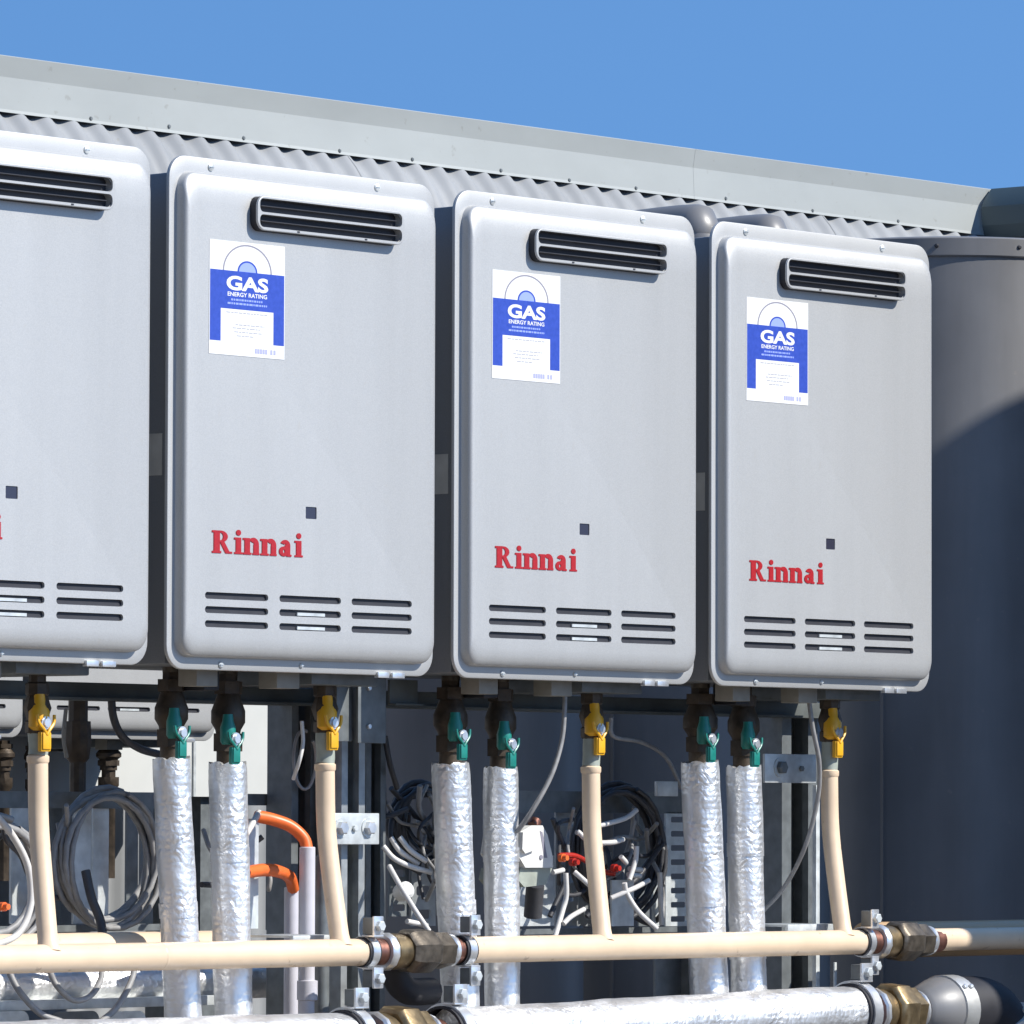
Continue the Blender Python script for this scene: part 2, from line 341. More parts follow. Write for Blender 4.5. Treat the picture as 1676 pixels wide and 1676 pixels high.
# ------------------------------------------------------------------ water heater
W, H = .47, .60
def loop_mesh(mb, rings, close_first=False):
    n = len(rings[0][1]); vs = []
    for y, pts in rings: vs += [(x, y, z) for x, z in pts]
    fs = []
    for i in range(len(rings)-1):
        for k in range(n): k2 = (k+1) % n; fs.append((i*n+k, i*n+k2, (i+1)*n+k2, (i+1)*n+k))
    mb.add(vs, fs)
def slot(x0, x1, zc, h): return rrect(x0, x1, zc-h/2, zc+h/2, h/2-.0001, 5)[::-1]
def make_heater():
    t = thing('water_heater', '', 'water heater', (0, 0, 0), 'wall hung silver gas water heaters')
    ins = lambda a, tp, b, r, n=8: rrect(a, W-a, b, H-tp, r, n)
    q = .016
    rings = [(.0050, ins(.0016, .0016, .0016, .026)), (.0045, ins(0, 0, 0, .0275)), (.002, ins(0, 0, 0, .0275)), (.0005, ins(.0006, .0006, .0006, .027)), (0, ins(.0018, .0018, .0018, .026)),
             (0, ins(.0125, .0180, .0145, .0215)), (-.0006, ins(.0130, .0183, .0148, .021)), (-.0075, ins(.0132, .0195, .0152, .021)), (-.0100, ins(.0134, .0218, .0160, .0205)),
             (-.0120, ins(.0138, .0260, .0180, .020)), (-.0141, ins(.0150, .0330, .0225, .020)), (-.0154, ins(.0170, .0430, .0290, .020)), (-q, ins(.0205, .056, .0370, .019))]
    mb = MB(); loop_mesh(mb, rings)
    outer = rings[-1][1]
    SL = []
    for x0, x1 in ((.0475, .1560), (.1755, .2840), (.3030, .4120)):
        for zc in (.0865, .0700, .0535): SL.append(slot(x0, x1, zc, .0080))
    sq = rrect(.2208, .2400, .1825, .1968, .0012, 2)[::-1]
    holes = SL+[sq]
    flat = [p for l in [outer]+holes for p in l]
    tri = tessellate_polygon([[Vector((p[0], p[1], 0)) for p in l] for l in [outer]+holes])
    mb.add([(p[0], -q, p[1]) for p in flat], [tuple(a) for a in tri])
    for h in holes:
        k = len(h); mb.add([(p[0], -q, p[1]) for p in h]+[(p[0], -q+.0035, p[1]) for p in h], [(i, (i+1) % k, (i+1) % k+k, i+k) for i in range(k)])
    # weld
    bm = bmesh.new(); me = bpy.data.meshes.new('front_cover'); me.from_pydata([tuple(v) for v in mb.v], [], mb.f); bm.from_mesh(me)
    bmesh.ops.remove_doubles(bm, verts=bm.verts, dist=1e-5); bmesh.ops.recalc_face_normals(bm, faces=bm.faces); bm.to_mesh(me); bm.free()
    for p in me.polygons: p.use_smooth = True
    me.set_sharp_from_angle(angle=math.radians(40)); me.materials.append(M['silver'])
    o = bpy.data.objects.new('front_cover', me); COL.objects.link(o); o.parent = t
    MB().box((.012, .0142, .006), (W-.012, .235, H-.020), .004).build('casing', 'silver_shaded', t)
    MB().box((.03, -q+.0036, .045), (W-.03, -q+.012, .095)).build('vent_cavity', 'dark', t)
    for zc in (.0692, .0527): MB().box((.2085, -q+.0012, zc-.0020), (.2570, -q+.0034, zc+.0016)).build('burner_plate', 'galv', t)
    MB().box((.2210, -q+.0010, .1827), (.2398, -q+.004, .1966)).build('sensor_window', 'window', t)
    # flue terminal
    x0, x1, z0, z1 = .1210, .3815, .5185, .5590
    hb = MB(); yf = -q-.0125
    loop_mesh(hb, [(yf+.0030, rrect(x0+.003, x1-.003, z0+.003, z1-.003, .010, 8)), (yf+.0030, rrect(x0, x1, z0, z1, .013, 8)), (yf+.0008, rrect(x0, x1, z0, z1, .013, 8)), (yf+.0002, rrect(x0+.0003, x1-.0003, z0+.0003, z1-.0003, .0127, 8)), (yf, rrect(x0+.0009, x1-.0009, z0+.0009, z1-.0009, .0122, 8))])
    o1 = rrect(x0+.0009, x1-.0009, z0+.0009, z1-.0009, .0122, 8)
    s1 = rrect(x0+.0040, x1-.0040, .5400, .5562, .0060, 5)[::-1]; s2 = rrect(x0+.0040, x1-.0040, .5222, .5372, .0060, 5)[::-1]
    fl = [p for l in [o1, s1, s2] for p in l]
    tri = tessellate_polygon([[Vector((p[0], p[1], 0)) for p in l] for l in [o1, s1, s2]])
    hb.add([(p[0], yf, p[1]) for p in fl], [tuple(a) for a in tri])
    for h in (s1, s2):
        k = len(h); hb.add([(p[0], yf, p[1]) for p in h]+[(p[0], -q-.001, p[1]) for p in h], [(i, (i+1) % k, (i+1) % k+k, i+k) for i in range(k)])
    hd = hb.build('flue_terminal', 'silver', t, ang=40)
    gk = MB(); loop_mesh(gk, [(-q+.001, rrect(x0-.0002, x1+.0002, z0-.0006, z1+.0002, .013, 8)), (yf+.0031, rrect(x0+.0004, x1-.0004, z0+.0002, z1-.0004, .013, 8)), (yf+.0031, rrect(x0+.0036, x1-.0036, z0+.0036, z1-.0036, .010, 8))])
    gk.build('shaded_hood_sides', 'rubber', hd)  # black band for the hood's shaded sides, shade put into the colour
    MB().box((x0+.004, -q-.0016, z0+.003), (x1-.004, -q-.0006, z1-.002)).build('flue_cavity', 'dark', hd)
    for zc in (.5478, .5300):
        MB().box((x0+.01, yf+.0035, zc-.0006), (x1-.01, -q-.0017, zc+.0004)).build('louvre', 'dark', hd)
    for xx in (.190, .310): MB().box((xx, yf-.0006, .5200), (xx+.004, yf+.0006, .5216)).build('rivet', 'dark', hd)
    # screws and clip on the rim
    for x, z, r in ((.0700, .5895, .0046), (.3635, .5895, .0046), (.0915, .0068, .0040), (.2310, .0085, .0030)):
        s = MB().lathe((x, .0005, z), (0, -1, 0), [(0, r), (.0018, r), (.0030, r*.6)], 12); s.box((x-r*.7, -.0033, z-.0004), (x+r*.7, -.0029, z+.0004)); s.build('screw', 'galv', t)
    MB().box((.366, -.0035, -.0030), (.386, .004, .0040), .0008).box((.392, -.0035, -.0030), (.414, .004, .0036), .0008).build('clip', 'white_metal', t)
    # energy label
    yl = -q-.0005; lx0, lx1, lz0, lz1 = .0515, .1815, .3690, .5030
    lab = MB().box((lx0, -q-.0001, lz0), (lx1, yl, lz1)).build('energy_label', 'label', t)
    e = .00012
    cx = (lx0+lx1)/2; bz = .4683
    b = MB(); b.add([(lx0+.001, yl-e, bz), (lx1-.001, yl-e, bz), (lx1-.001, yl-e, .3850), (lx1-.0195, yl-e, .3850), (lx1-.0195, yl-e, .4235), (lx0+.0195, yl-e, .4235), (lx0+.0195, yl-e, .3850), (lx0+.001, yl-e, .3850)][::-1], [(0, 1, 2, 3, 4, 5, 6, 7)])
    b.build('label_band', 'blue', lab)
    def arc(r0, r1, y, m, nm):
        vs = []; n = 24
        for k in range(n+1):
            a = math.pi*k/n; vs += [(cx+r0*math.cos(a), y, bz+r0*.76*math.sin(a)), (cx+r1*math.cos(a), y, bz+r1*.76*math.sin(a))]
        MB().add(vs, [(2*i, 2*i+1, 2*i+3, 2*i+2) for i in range(n)]).build(nm, m, lab)
    arc(.0400, .0424, yl-e, 'greyink', 'label_arc'); arc(.0001, .0145, yl-e, 'paleblue', 'label_disc'); arc(.0145, .0172, yl-e*1.2, 'blue', 'label_disc_rim')
    text_at('GAS', cx, .4455, yl-2*e, .072, .0172, .035).build('label_lettering', 'label', lab)
    text_at('ENERGY RATING', cx, .4385, yl-2*e, .068, .0050, .02).build('label_lettering', 'label', lab)
    tx = MB()
    for z, x0_, x1_ in ((.4335, -.028, .026), (.4290, -.034, .034)):
        x = x0_
        while x < x1_:
            l = random.uniform(.002, .006); tx.box((cx+x, yl-1.5*e, z), (cx+min(x+l, x1_), yl-2*e, z+.0022)); x += l+.0012
    tx.build('label_small_print', 'paleblue', lab)
    tx = MB()
    for z, x0_, x1_ in ((.4190, -.036, .036), (.4050, -.02, .03), (.4010, -.025, .022), (.3965, -.022, .026), (.3920, -.018, .012)):
        x = x0_
        while x < x1_:
            l = random.uniform(.003, .008); tx.box((cx+x, yl-1.5*e, z), (cx+min(x+l, x1_), yl-2*e, z+.0011)); x += l+.0015
    tx.build('label_fine_print', 'faintink', lab)
    tx = MB()
    for x in (.130, .1345, .139, .1435, .148, .157, .1625): tx.box((x, yl-1.5*e, .3735), (x+.0034, yl-2*e, .3790))
    tx.build('label_stamp', 'lilacink', lab)
    serif_word(.0580, .1362, -q-.0004, .1568/100).build('lettering', 'red', t, recalc=False)
    # side sticker
    MB().box((.0115, .020, .226), (.0120, .046, .275)).build('side_sticker', 'foil_dull', t)
    # underside
    for x, m, s in ((.083, 'beigeplastic', .036), (.222, 'beigeplastic', .040)): MB().box((x, .03, -.018), (x+s, .06, .006), .001).build('pipe_cover', m, t)
    MB().box((.128, .06, -.022), (.155, .10, .006), .003).build('cable_gland', 'rubber', t)
    MB().box((.300, .045, -.012), (.42, .20, .006), .002).build('drain_box', 'galv_dark', t)
    return t
X = [-.50122, 0, .50766, 1.01236]
heater = make_heater(); index_kids()
HL = ['silver gas water heater cut off by the left edge, only its right half in view',
      'largest fully visible silver gas water heater, with red lettering, second from the left',
      'silver gas water heater in the middle of the row, third from the left',
      'silver gas water heater at the right end of the front row, beside the grey tank']
heater['label'] = HL[1]; heater.location = (0, 0, 0)
for i in (0, 2, 3):
    c = copy_tree(heater); c.location = (X[i], 0, .003 if i == 0 else 0); c['label'] = HL[i]
FY = 2.70
fx = at(352, 1190, FY).x-W
for k, lb in ((0, 'distant silver water heater seen through the pipes below the left-hand heaters, between two brass valves'), (1, 'distant silver water heater whose bottom edge shows at far left behind the first yellow valve'), (2, 'distant silver water heater hidden behind the front row at far left')):
    if k == 2: continue
    c = copy_tree(heater); c.location = (fx-.490*k, FY, -.030); c['label'] = lb; c['group'] = 'water heaters of the rear row'
# ------------------------------------------------------------------ insulated water pipes with valves
def handle_pts(): pass
def lever(c, up, m, t, s=1):
    """T-shaped lever with two horns and a bolt, pointing down, facing -Y"""
    h = MB()
    for sg in (-1, 1):
        h.tube([c+Vector((sg*.0150, 0, .0130))*s, c+Vector((sg*.0130, -.001, .003))*s, c+Vector((sg*.005, -.002, -.0055))*s, c+Vector((0, -.002, -.012))*s], .0021*s, 8, 5)
    h.box(c+Vector((-.0072, -.0030, -.030))*s, c+Vector((.0072, .001, -.009))*s, .0012)
    h.box(c+Vector((-.0088, -.0010, -.033))*s, c+Vector((.0088, .006, -.008))*s, .002)
    hd = local(h, t).build('valve_handle', m, t)
    local(MB().lathe(c+Vector((0, .002, .003))*s, (0, -1, 0), [(0, .0078), (.003, .0078), (.003, .0052), (.0055, .0052)], 12), t).build('handle_nut', 'white_metal', hd)
    return hd
def valve_body(top, bot, r, m, t):
    d = (bot-top); L = d.length; b = MB()
    b.lathe(top, d, [(0, r*.62), (L*.12, r*.62), (L*.12, r*.95), (L*.26, r*.95), (L*.27, r*.7)], 6)
    b.lathe(top, d, [(L*.25, r*.72), (L*.35, r*.9), (L*.45, r*1.12), (L*.58, r*1.12), (L*.66, r*.85), (L*.70, r*.8)], 20)
    b.lathe(top, d, [(L*.70, r*.98), (L*.90, r*.98)], 6); b.lathe(top, d, [(L*.9, r*.75), (L*1.06, r*.75)], 16)
    return local(b, t).build('valve_body', m, t)
YP = .105
pipes = [(280, 1242, 294, 31.0, 298, 1203, 'first silver foil-lagged pipe from the left, under the large heater, with green valve handle'),
         (373, 1250, 375, 31.5, 386, 1213, 'second silver foil-lagged pipe from the left, beside the orange conduit'),
         (737, 1250, 748, 31.5, 758, 1208, 'third silver foil-lagged pipe from the left, behind the brass gas pipe union'),
         (819, 1257, 815, 29.0, 838, 1222, 'silver foil-lagged pipe just left of the white power outlet'),
         (1146, 1248, 1156, 32, 1165, 1213, 'foil-lagged pipe just right of the perforated grey strip, under the right-end heater'),
         (1217, 1255, 1219, 29.5, 1237, 1221, 'rightmost foil-lagged pipe, under the right-end heater')]
for i, (xt, yt, xb, rp, hx, hy, lb) in enumerate(pipes):
    a = at(xt, yt, YP); e = at(xb, 1700, YP)+Vector((.0, -.008, 0)); a2 = at(xt, yt, YP)
    t = thing('insulated_pipe', lb, 'pipe', e, 'foil-lagged water pipes under the heaters')
    r = rp/FPX*(a-CAM).dot(fwd)
    ax = (e-a).normalized(); L = (e-a).length; s, u = frame_of(ax); vs = []; fs = []; NN = 28; K = 46
    for k in range(K+1):
        h = L*k/K; p = a+ax*h
        for j in range(NN):
            th = 2*math.pi*j/NN
            rr = r*(1+.02*math.sin(3*th+h*31+i*2)+.012*math.sin(2*th-h*57+i)+random.uniform(-.010, .010))
            if k == 0: rr *= .95+.04*random.random()
            vs.append(p+(s*math.cos(th)+u*math.sin(th))*rr+(ax*random.uniform(-.003, .002) if k == 0 else Vector((0, 0, 0))))
    for k in range(K):
        for j in range(NN): j2 = (j+1) % NN; fs.append((k*NN+j, k*NN+j2, (k+1)*NN+j2, (k+1)*NN+j))
    vs.append(a+ax*.001); vs.append(e)
    for j in range(NN): fs.append(((K+1)*NN, (j+1) % NN, j)); fs.append(((K+1)*NN+1, K*NN+j, K*NN+(j+1) % NN))
    sl = local(MB().add(vs, fs), t).build('foil_lagging', 'foil', t, ang=60)
    # seam tape and bands
    for hh in ([.10, .235] if i % 2 else [.17]):
        local(MB().lathe(a+ax*hh, ax, [(0, r*1.035), (.018, r*1.03)], 28, cap=False), t).build('foil_tape', 'foil', t)
    valve_body(Vector((a.x, YP, .004)), a+Vector((0, 0, .004)), r*.80, 'brown', t)
    local(MB().cyl(Vector((a.x, YP, .0)), Vector((a.x, YP, .02)), r*.5, 12), t).build('pipe_stub', 'bronze', t)
    c = at(hx, hy, .066)
    local(MB().cyl(c+Vector((0, .0, 0)), Vector((a.x, YP, c.z+.012)), .007, 10), t).build('valve_stem', 'bronze', t)
    local(MB().lathe(c+Vector((0, .013, -.004)), (0, 0, 1), [(0, .007), (.004, .0095), (.020, .0095), (.028, .007), (.036, .006)], 12), t).build('handle_hub', 'green', t)
    lever(c, 1, 'green', t, .84)
# ------------------------------------------------------------------ gas header with risers
YH = .040
hx0 = at(-60, 1566, YH); RH = .0163
HZ = -.3335
def seg(name, lb, xa, xb, grp=None):
    t = thing(name, lb, 'pipe', (xa, YH, HZ), grp); return t
xa = at(-60, 1565, YH).x; xe1 = at(598, 1560, YH).x; xs2 = at(757, 1557, YH).x; xe2 = at(1412, 1540, YH).x; xs3 = at(1528, 1538, YH).x
t1 = seg('gas_pipe', 'beige horizontal gas pipe across the lower left, ending at the old brass union', xa, xe1, 'beige gas pipes')
local(MB().cyl((xa, YH, HZ), (xe1, YH, HZ), RH, 32), t1).build('pipe', 'beige', t1)
local(MB().lathe((at(258, 1562, YH).x, YH, HZ), (1, 0, 0), [(0, RH*1.003), (.001, RH*1.02), (.003, RH*1.02), (.004, RH*1.003)], 32, cap=False), t1).build('weld_bead', 'beige', t1)
t2 = seg('gas_pipe', 'beige horizontal gas pipe across the lower centre and right, between two brass unions', xs2, xe2, 'beige gas pipes')
local(MB().cyl((xs2, YH, HZ), (xe2, YH, HZ), RH, 32), t2).build('pipe', 'beige', t2)
t3 = seg('gas_pipe', 'short sunlit end of beige gas pipe right of the rightmost brass union, fading into shade', xs3, xs3+.9, 'beige gas pipes')
local(MB().cyl((xs3-.02, YH, HZ+.001), (xs3+.9, YH, HZ+.001), RH*.93, 32), t3).build('pipe', 'beige', t3)
def union(name, lb, xa, xb, tilt=0, sc_=1.0, y=YH, z=HZ, bright='bronze', order=1):
    t = thing(name, lb, 'pipe fitting', (xa, y, z), 'brass pipe unions'); d = Vector((1, 0, 0)); L = xb-xa; R = .016*sc_
    p0 = Vector((xa, y, z))
    def part(nm, m, prof, n): return local(MB().lathe(p0, d, [(h*L, r*R) for h, r in prof], n, phase=.3), t).build(nm, m, t)
    part('pipe_end', 'copper', [(-.05, .88), (.16, .92), (.17, .8)], 24)
    part('lock_ring', 'white_metal', [(.13, 1.2), (.15, 1.32), (.19, 1.32), (.20, 1.1)], 12)
    part('collar', 'brass', [(.19, 1.0), (.21, 1.25), (.30, 1.22), (.40, 1.05), (.41, .9)], 24)
    part('union_nut', bright, [(.37, 1.30), (.39, 1.45), (.43, 1.55), (.62, 1.55), (.66, 1.4)], 8)
    part('hex_body', bright, [(.64, 1.15), (.66, 1.28), (.83, 1.28), (.86, 1.1)], 6)
    part('lock_ring', 'white_metal', [(.85, 1.05), (.86, 1.12), (.89, 1.12), (.90, 1.0)], 24)
    part('pipe_end', 'copper', [(.88, .9), (1.04, .88)], 24)
    return t
union('pipe_union', 'large old brass union joining two beige gas pipes, in the lower centre', xe1+.006, xs2-.006, sc_=1.12)
union('pipe_union', 'brass union on the beige gas pipe below the right-end heater', xe2+.006, xs3+.004, sc_=1.12)
# old bracket hanging under the big union
p = at(712, 1590, YH+.03)
ob = thing('rubber_hose', 'black rubber hose bend in shade below the large brass union', 'hose', p)
local(MB().tube([at(640, 1560, YH+.05), at(648, 1600, YH+.05), at(668, 1622, YH+.05), at(705, 1622, YH+.06)], .017, 14, 6), ob).build('hose', 'rubber', ob)
def clamp(px, x, y, z, R, lb, wdt=.020):
    t = thing('pipe_clamp', lb, 'pipe clamp', (x, y, z), 'steel pipe clamps')
    c = Vector((x, y, z))
    local(MB().lathe(c-Vector((wdt/2, 0, 0)), (1, 0, 0), [(0, R*1.02), (0, R*1.12), (wdt, R*1.12), (wdt, R*1.02)], 28, cap=False), t).build('rubber_liner', 'rubber', t)
    w2 = wdt*.62
    local(MB().lathe(c-Vector((w2/2, 0, 0)), (1, 0, 0), [(0, R*1.12), (0, R*1.22), (w2, R*1.22), (w2, R*1.12)], 28, cap=False), t).build('band', 'white_metal', t)
    for s in (1, -1):
        zc = z+s*(R*1.2+.012)
        e = local(MB().box((x-w2*.7, y-.022, zc-.012), (x+w2*.7, y-.0185, zc+.012), .0012).box((x-w2*.7, y-.022, zc-s*.012-.0012), (x+w2*.7, y-.002, zc-s*.012+.0012), .0006), t).build('ear', 'white_metal', t)
        local(MB().lathe((x, y-.022, zc), (0, -1, 0), [(0, .0068), (.005, .0068), (.006, .0055)], 6), t).build('bolt', 'galv', e)
        local(MB().box((x-w2*.6, y-.0184, zc-.010), (x+w2*.6, y-.002, zc+.010), .001), t).build('spacer', 'galv_dark', t)
    return t
clamp(0, xe1, YH, HZ, RH, 'steel clamp round the beige gas pipe, left of the large brass union')
clamp(0, xs2, YH, HZ, RH, 'steel clamp round the beige gas pipe, right of the large brass union')
clamp(0, xe2, YH, HZ, RH, 'steel clamp round the beige gas pipe below the right-end heater, left of its union', .017)
# risers
ris = [(62, 80, 1245, 'far left'), (532, 558, 1258, 'under the large heater'), (967, 987, 1262, 'under the middle heater'), (1357, 1381, 1268, 'under the right-end heater')]
hnd = [(75, 1187), (546, 1187), (983, 1197), (1373, 1203)]
for i, ((xt, xb, yt, wh), (hx, hy)) in enumerate(zip(ris, hnd)):
    yr = .080; top = at(xt, yt, yr); bot = at(xb, 1560, YH); bot.z = HZ+RH*.35
    t = thing('gas_riser', 'beige gas riser pipe with yellow valve handle, '+wh, 'pipe', bot, 'beige gas risers with yellow valves')
    rr = .0118
    m1 = top+(bot-top)*.33; m1.x = top.x+(bot.x-top.x)*.04; m1.y = yr-.003
    m2 = top+(bot-top)*.66; m2.x = top.x+(bot.x-top.x)*.38; m2.y = yr-(yr-YH)*.45
    local(MB().tube([top, m1, m2, bot], rr, 20, 10, radii=lambda u: rr*(1+.32*max(0, (u-.93)/.07)**2) if u > .93 else rr), t).build('pipe', 'beige', t, ang=60)
    local(MB().lathe(top+Vector((0, 0, -.003)), (0, 0, 1), [(0, rr*1.02), (.002, rr*1.12), (.008, rr*1.12), (.010, rr*.9)], 20), t).build('collar', 'beige', t)
    c = at(hx, hy, .062)
    el = MB().tube([top+Vector((0, 0, .006)), top+Vector((.001, 0, .016)), Vector((c.x+.004, yr, top.z+.038)), Vector((c.x+.006, yr, c.z+.004))], .0115, 14, 6)
    local(el, t).build('elbow', 'olive', t)
    vb = MB().lathe(Vector((c.x+.004, yr, c.z-.010)), (0, 0, 1), [(0, .010), (.002, .014), (.014, .014), (.016, .012), (.03, .0165), (.044, .012), (.046, .014), (.058, .014), (.06, .01), (.082, .01)], 8)
    local(vb, t).build('valve_body', 'brown', t)
    local(MB().cyl(c, Vector((c.x+.001, yr, c.z)), .006, 10), t).build('valve_stem', 'bronze', t)
    local(MB().lathe(c+Vector((0, .011, -.006)), (0, 0, 1), [(0, .008), (.004, .0125), (.022, .0125), (.030, .008), (.042, .0065)], 12), t).build('handle_hub', 'yellow', t)
    lever(c, 1, 'yellow', t, .92)
    local(MB().cyl(Vector((c.x+.004, yr, c.z+.06)), Vector((c.x+.004, yr, .01)), .0085, 12), t).build('pipe_stub', 'galv_dark', t)
# ------------------------------------------------------------------ rear header (only its top shows)
yr2 = .17; rh = thing('rear_gas_pipe', 'second beige pipe running low behind the front gas pipe', 'pipe', at(60, 1548, yr2))
a = at(-60, 1553, yr2); b_ = at(1700, 1539, yr2); z = at(60, 1553, yr2).z
local(MB().cyl((a.x, yr2, z), (at(390, 1550, yr2).x, yr2, z), .018, 24), rh).build('pipe', 'beige', rh)
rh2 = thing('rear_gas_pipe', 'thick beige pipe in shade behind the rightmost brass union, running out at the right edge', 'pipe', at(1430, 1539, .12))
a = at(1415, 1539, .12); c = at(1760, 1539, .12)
local(MB().cyl((a.x, .12, a.z), (c.x+.4, .12, a.z), .0245, 28), rh2).build('pipe', 'tan', rh2)  # beige pipe paint with its shade put into the colour
# ------------------------------------------------------------------ lower foil mains
def main(lb, x0, z0, x1, z1, y, R, ph):
    a = Vector((x0, y, z0)); e = Vector((x1, y, z1)); t = thing('insulated_main', lb, 'pipe', a, 'large foil-lagged mains'); ax = (e-a).normalized(); L = (e-a).length; s, u = frame_of(ax)
    K = int(L/.015); NN = 36; vs = []; fs = []
    for k in range(K+1):
        for j in range(NN):
            th = 2*math.pi*j/NN; h = L*k/K
            rr = R*(1+.018*math.sin(3*th+h*21+ph)+.012*math.sin(5*th-h*43)+random.uniform(-.010, .010))
            vs.append(a+ax*h+(s*math.cos(th)+u*math.sin(th))*rr)
    for k in range(K):
        for j in range(NN): j2 = (j+1) % NN; fs.append((k*NN+j, k*NN+j2, (k+1)*NN+j2, (k+1)*NN+j))
    fs.append(tuple(range(NN))[::-1]); fs.append(tuple(K*NN+j for j in range(NN)))
    local(MB().add(vs, fs), t).build('foil_lagging', 'foil', t, ang=60); return t
YM = .03; RM = .036
pa = at(-60, 1674, YM); pb = at(560, 1657, YM); pc = at(738, 1650, YM); pd = at(1392, 1613, YM)
main('foil-lagged main along the bottom edge at left, its top just in view', pa.x, pa.z-RM, pb.x, pb.z-RM, YM, RM, 0)
main('bright foil-lagged main along the bottom at right, ending at a steel clamp', pc.x, pc.z-RM, pd.x, pd.z-RM, YM, RM, 2)
zc1 = pb.z-RM
clamp(0, pb.x+.012, YM, zc1, RM*.97, 'large steel clamp on the end of the lower left foil-lagged main', .028)
clamp(0, pc.x-.006, YM, pc.z-RM, RM*.97, 'large steel clamp on the left end of the lower right foil-lagged main', .028)
clamp(0, pd.x+.008, YM, pd.z-RM, RM*.97, 'large steel clamp on the right end of the lower foil-lagged main', .028)
union('pipe_union', 'golden brass union at the bottom edge between the two foil-lagged mains', pb.x+.03, pc.x-.03, sc_=1.75, y=YM, z=zc1, bright='brass')
ue = at(1508, 1640, YM)
union('pipe_union', 'brass union at lower right between the foil-lagged main and the grey clad elbow', pd.x+.024, ue.x, sc_=1.55, y=YM, z=pd.z-RM, bright='brass')
# grey clad elbow at lower right
el = thing('clad_elbow', 'grey metal-clad pipe elbow at the bottom right corner', 'pipe elbow', ue)
zz = pd.z-RM
local(MB().lathe((ue.x-.01, YM, zz), (1, 0, 0), [(0, .026), (.004, .031), (.040, .043), (.056, .0445)], 32), el).build('end_cone', 'tank', el)
local(MB().lathe((ue.x+.042, YM, zz), (1, 0, 0), [(0, .0445), (.001, .0465), (.030, .0465), (.031, .045)], 32), el).build('cladding_band', 'foil_dull', el)
local(MB().tube([(ue.x+.070, YM, zz), (ue.x+.13, YM, zz), (ue.x+.165, YM, zz-.015), (ue.x+.185, YM, zz-.05)], .043, 32, 8), el).build('elbow', 'rubber', el, ang=60)
d = Vector((.42, 0, -.9)).normalized(); q0 = Vector((ue.x+.175, YM, zz-.012))
local(MB().lathe(q0, d, [(0, .044), (.001, .048), (.036, .048), (.037, .0465), (.12, .0465)], 32), el).build('cladding_section', 'foil_dull', el)
for dx in (.05, .064): local(MB().lathe((ue.x+dx, YM-.035, zz+.031), (0, -1, .8), [(0, .0035), (.003, .0035), (.004, .002)], 10), el).build('rivet', 'white_metal', el)
for dz in (.0, .016): local(MB().lathe(q0+d*(.012+dz)+Vector((-.006, -.044, .02)), (0, -1, .5), [(0, .0035), (.003, .0035), (.004, .002)], 10), el).build('rivet', 'white_metal', el)
# back main, lower left, with its saddle plate
bm_ = at(-60, 1613, .30); bn_ = at(262, 1610, .30)
main('white-lit foil-lagged main running behind the cable loops at lower left', bm_.x, at(100, 1612, .30).z, bn_.x+.25, at(100, 1612, .30).z, .30, .0225, 4)
t = thing('support_channel', 'pale galvanised channel below the back main at lower left', 'channel', at(100, 1650, .27))
a = at(-60, 1648, .27); b_ = at(300, 1643, .27)
ch = MB().box((a.x, .262, a.z-.006), (b_.x+.1, .268, a.z+.006), .001).box((a.x, .268, a.z-.002), (b_.x+.1, .30, a.z+.001)); local(ch, t).build('channel', 'galv', t)
for k, (x0, x1) in enumerate(((-50, 45), (80, 160), (170, 236))):
    pa_ = at(x0, 1672, .255); pb_ = at(x1, 1654, .255)
    local(MB().plate(rrect(pa_.x, pb_.x, pa_.z-.04, pb_.z, .012, 5), [], .252, .255), t).build('saddle_plate', 'galv' if k != 1 else 'galv_dark', t)
# ------------------------------------------------------------------ steel frame behind the heaters
rail = thing('support_rail', 'dark steel rail running under the backs of all the heaters', 'rail', at(600, 1150, .215))
a = at(-80, 1160, .215); b_ = at(1345, 1160, .215)
zt = at(600, 1130, .215).z; zb = at(600, 1158, .215).z
local(MB().box((a.x, .205, zb), (b_.x, .235, zt), .002).box((a.x, .190, zb), (b_.x, .2045, zb+.003)), rail).build('channel', 'beam', rail)
def strut(lb, px0, px1, y, ytop=1100, dep=.041, m='galv_dark', grp='galvanised strut posts'):
    a = at(px0, ytop, y); b = at(px1, ytop, y); z0 = -1.5; w_ = b.x-a.x; th = .0028
    t = thing('strut_post', lb, 'post', (a.x, y, z0), grp)
    s = MB()
    # C section open to the front: back, two sides, two inturned lips
    s.box((a.x, y+dep-th, z0), (b.x, y+dep, a.z)); s.box((a.x, y, z0), (a.x+th, y+dep-th, a.z)); s.box((b.x-th, y, z0), (b.x, y+dep-th, a.z))
    s.box((a.x+th, y, z0), (a.x+w_*.26, y+th, a.z)); s.box((b.x-w_*.26, y, z0), (b.x-th, y+th, a.z))
    s.box((a.x+w_*.26-th, y+th, z0), (a.x+w_*.26, y+.01, a.z)); s.box((b.x-w_*.26, y+th, z0), (b.x-w_*.26+th, y+.01, a.z))
    local(s, t).build('channel', m, t); return t
strut('double-lipped galvanised strut post right of the gas riser under the large heater', 560, 598, .165, 1105, m='galv_mid')
strut('dark galvanised strut post behind the bolted plate, left of the cable tangle', 600, 632, .20, 1105)
strut('galvanised strut post left of the rightmost gas riser', 1280, 1338, .215, 1105)
strut('thin dark strut post in shade left of the gas riser under the large heater', 478, 520, .215, 1115)
e = thing('steel_rod', 'thin bright galvanised rod just left of the rightmost gas riser', 'rod', at(1337, 1240, .12))
a = at(1336, 1285, .12); local(MB().box((a.x-.004, .117, -1.5), (a.x+.004, .1235, a.z), .0006), e).build('flat_bar', 'galv', e)
e = thing('steel_rod', 'thin bright rod below the beige gas pipe, left of the clamp under the right-end heater', 'rod', at(1366, 1590, .12))
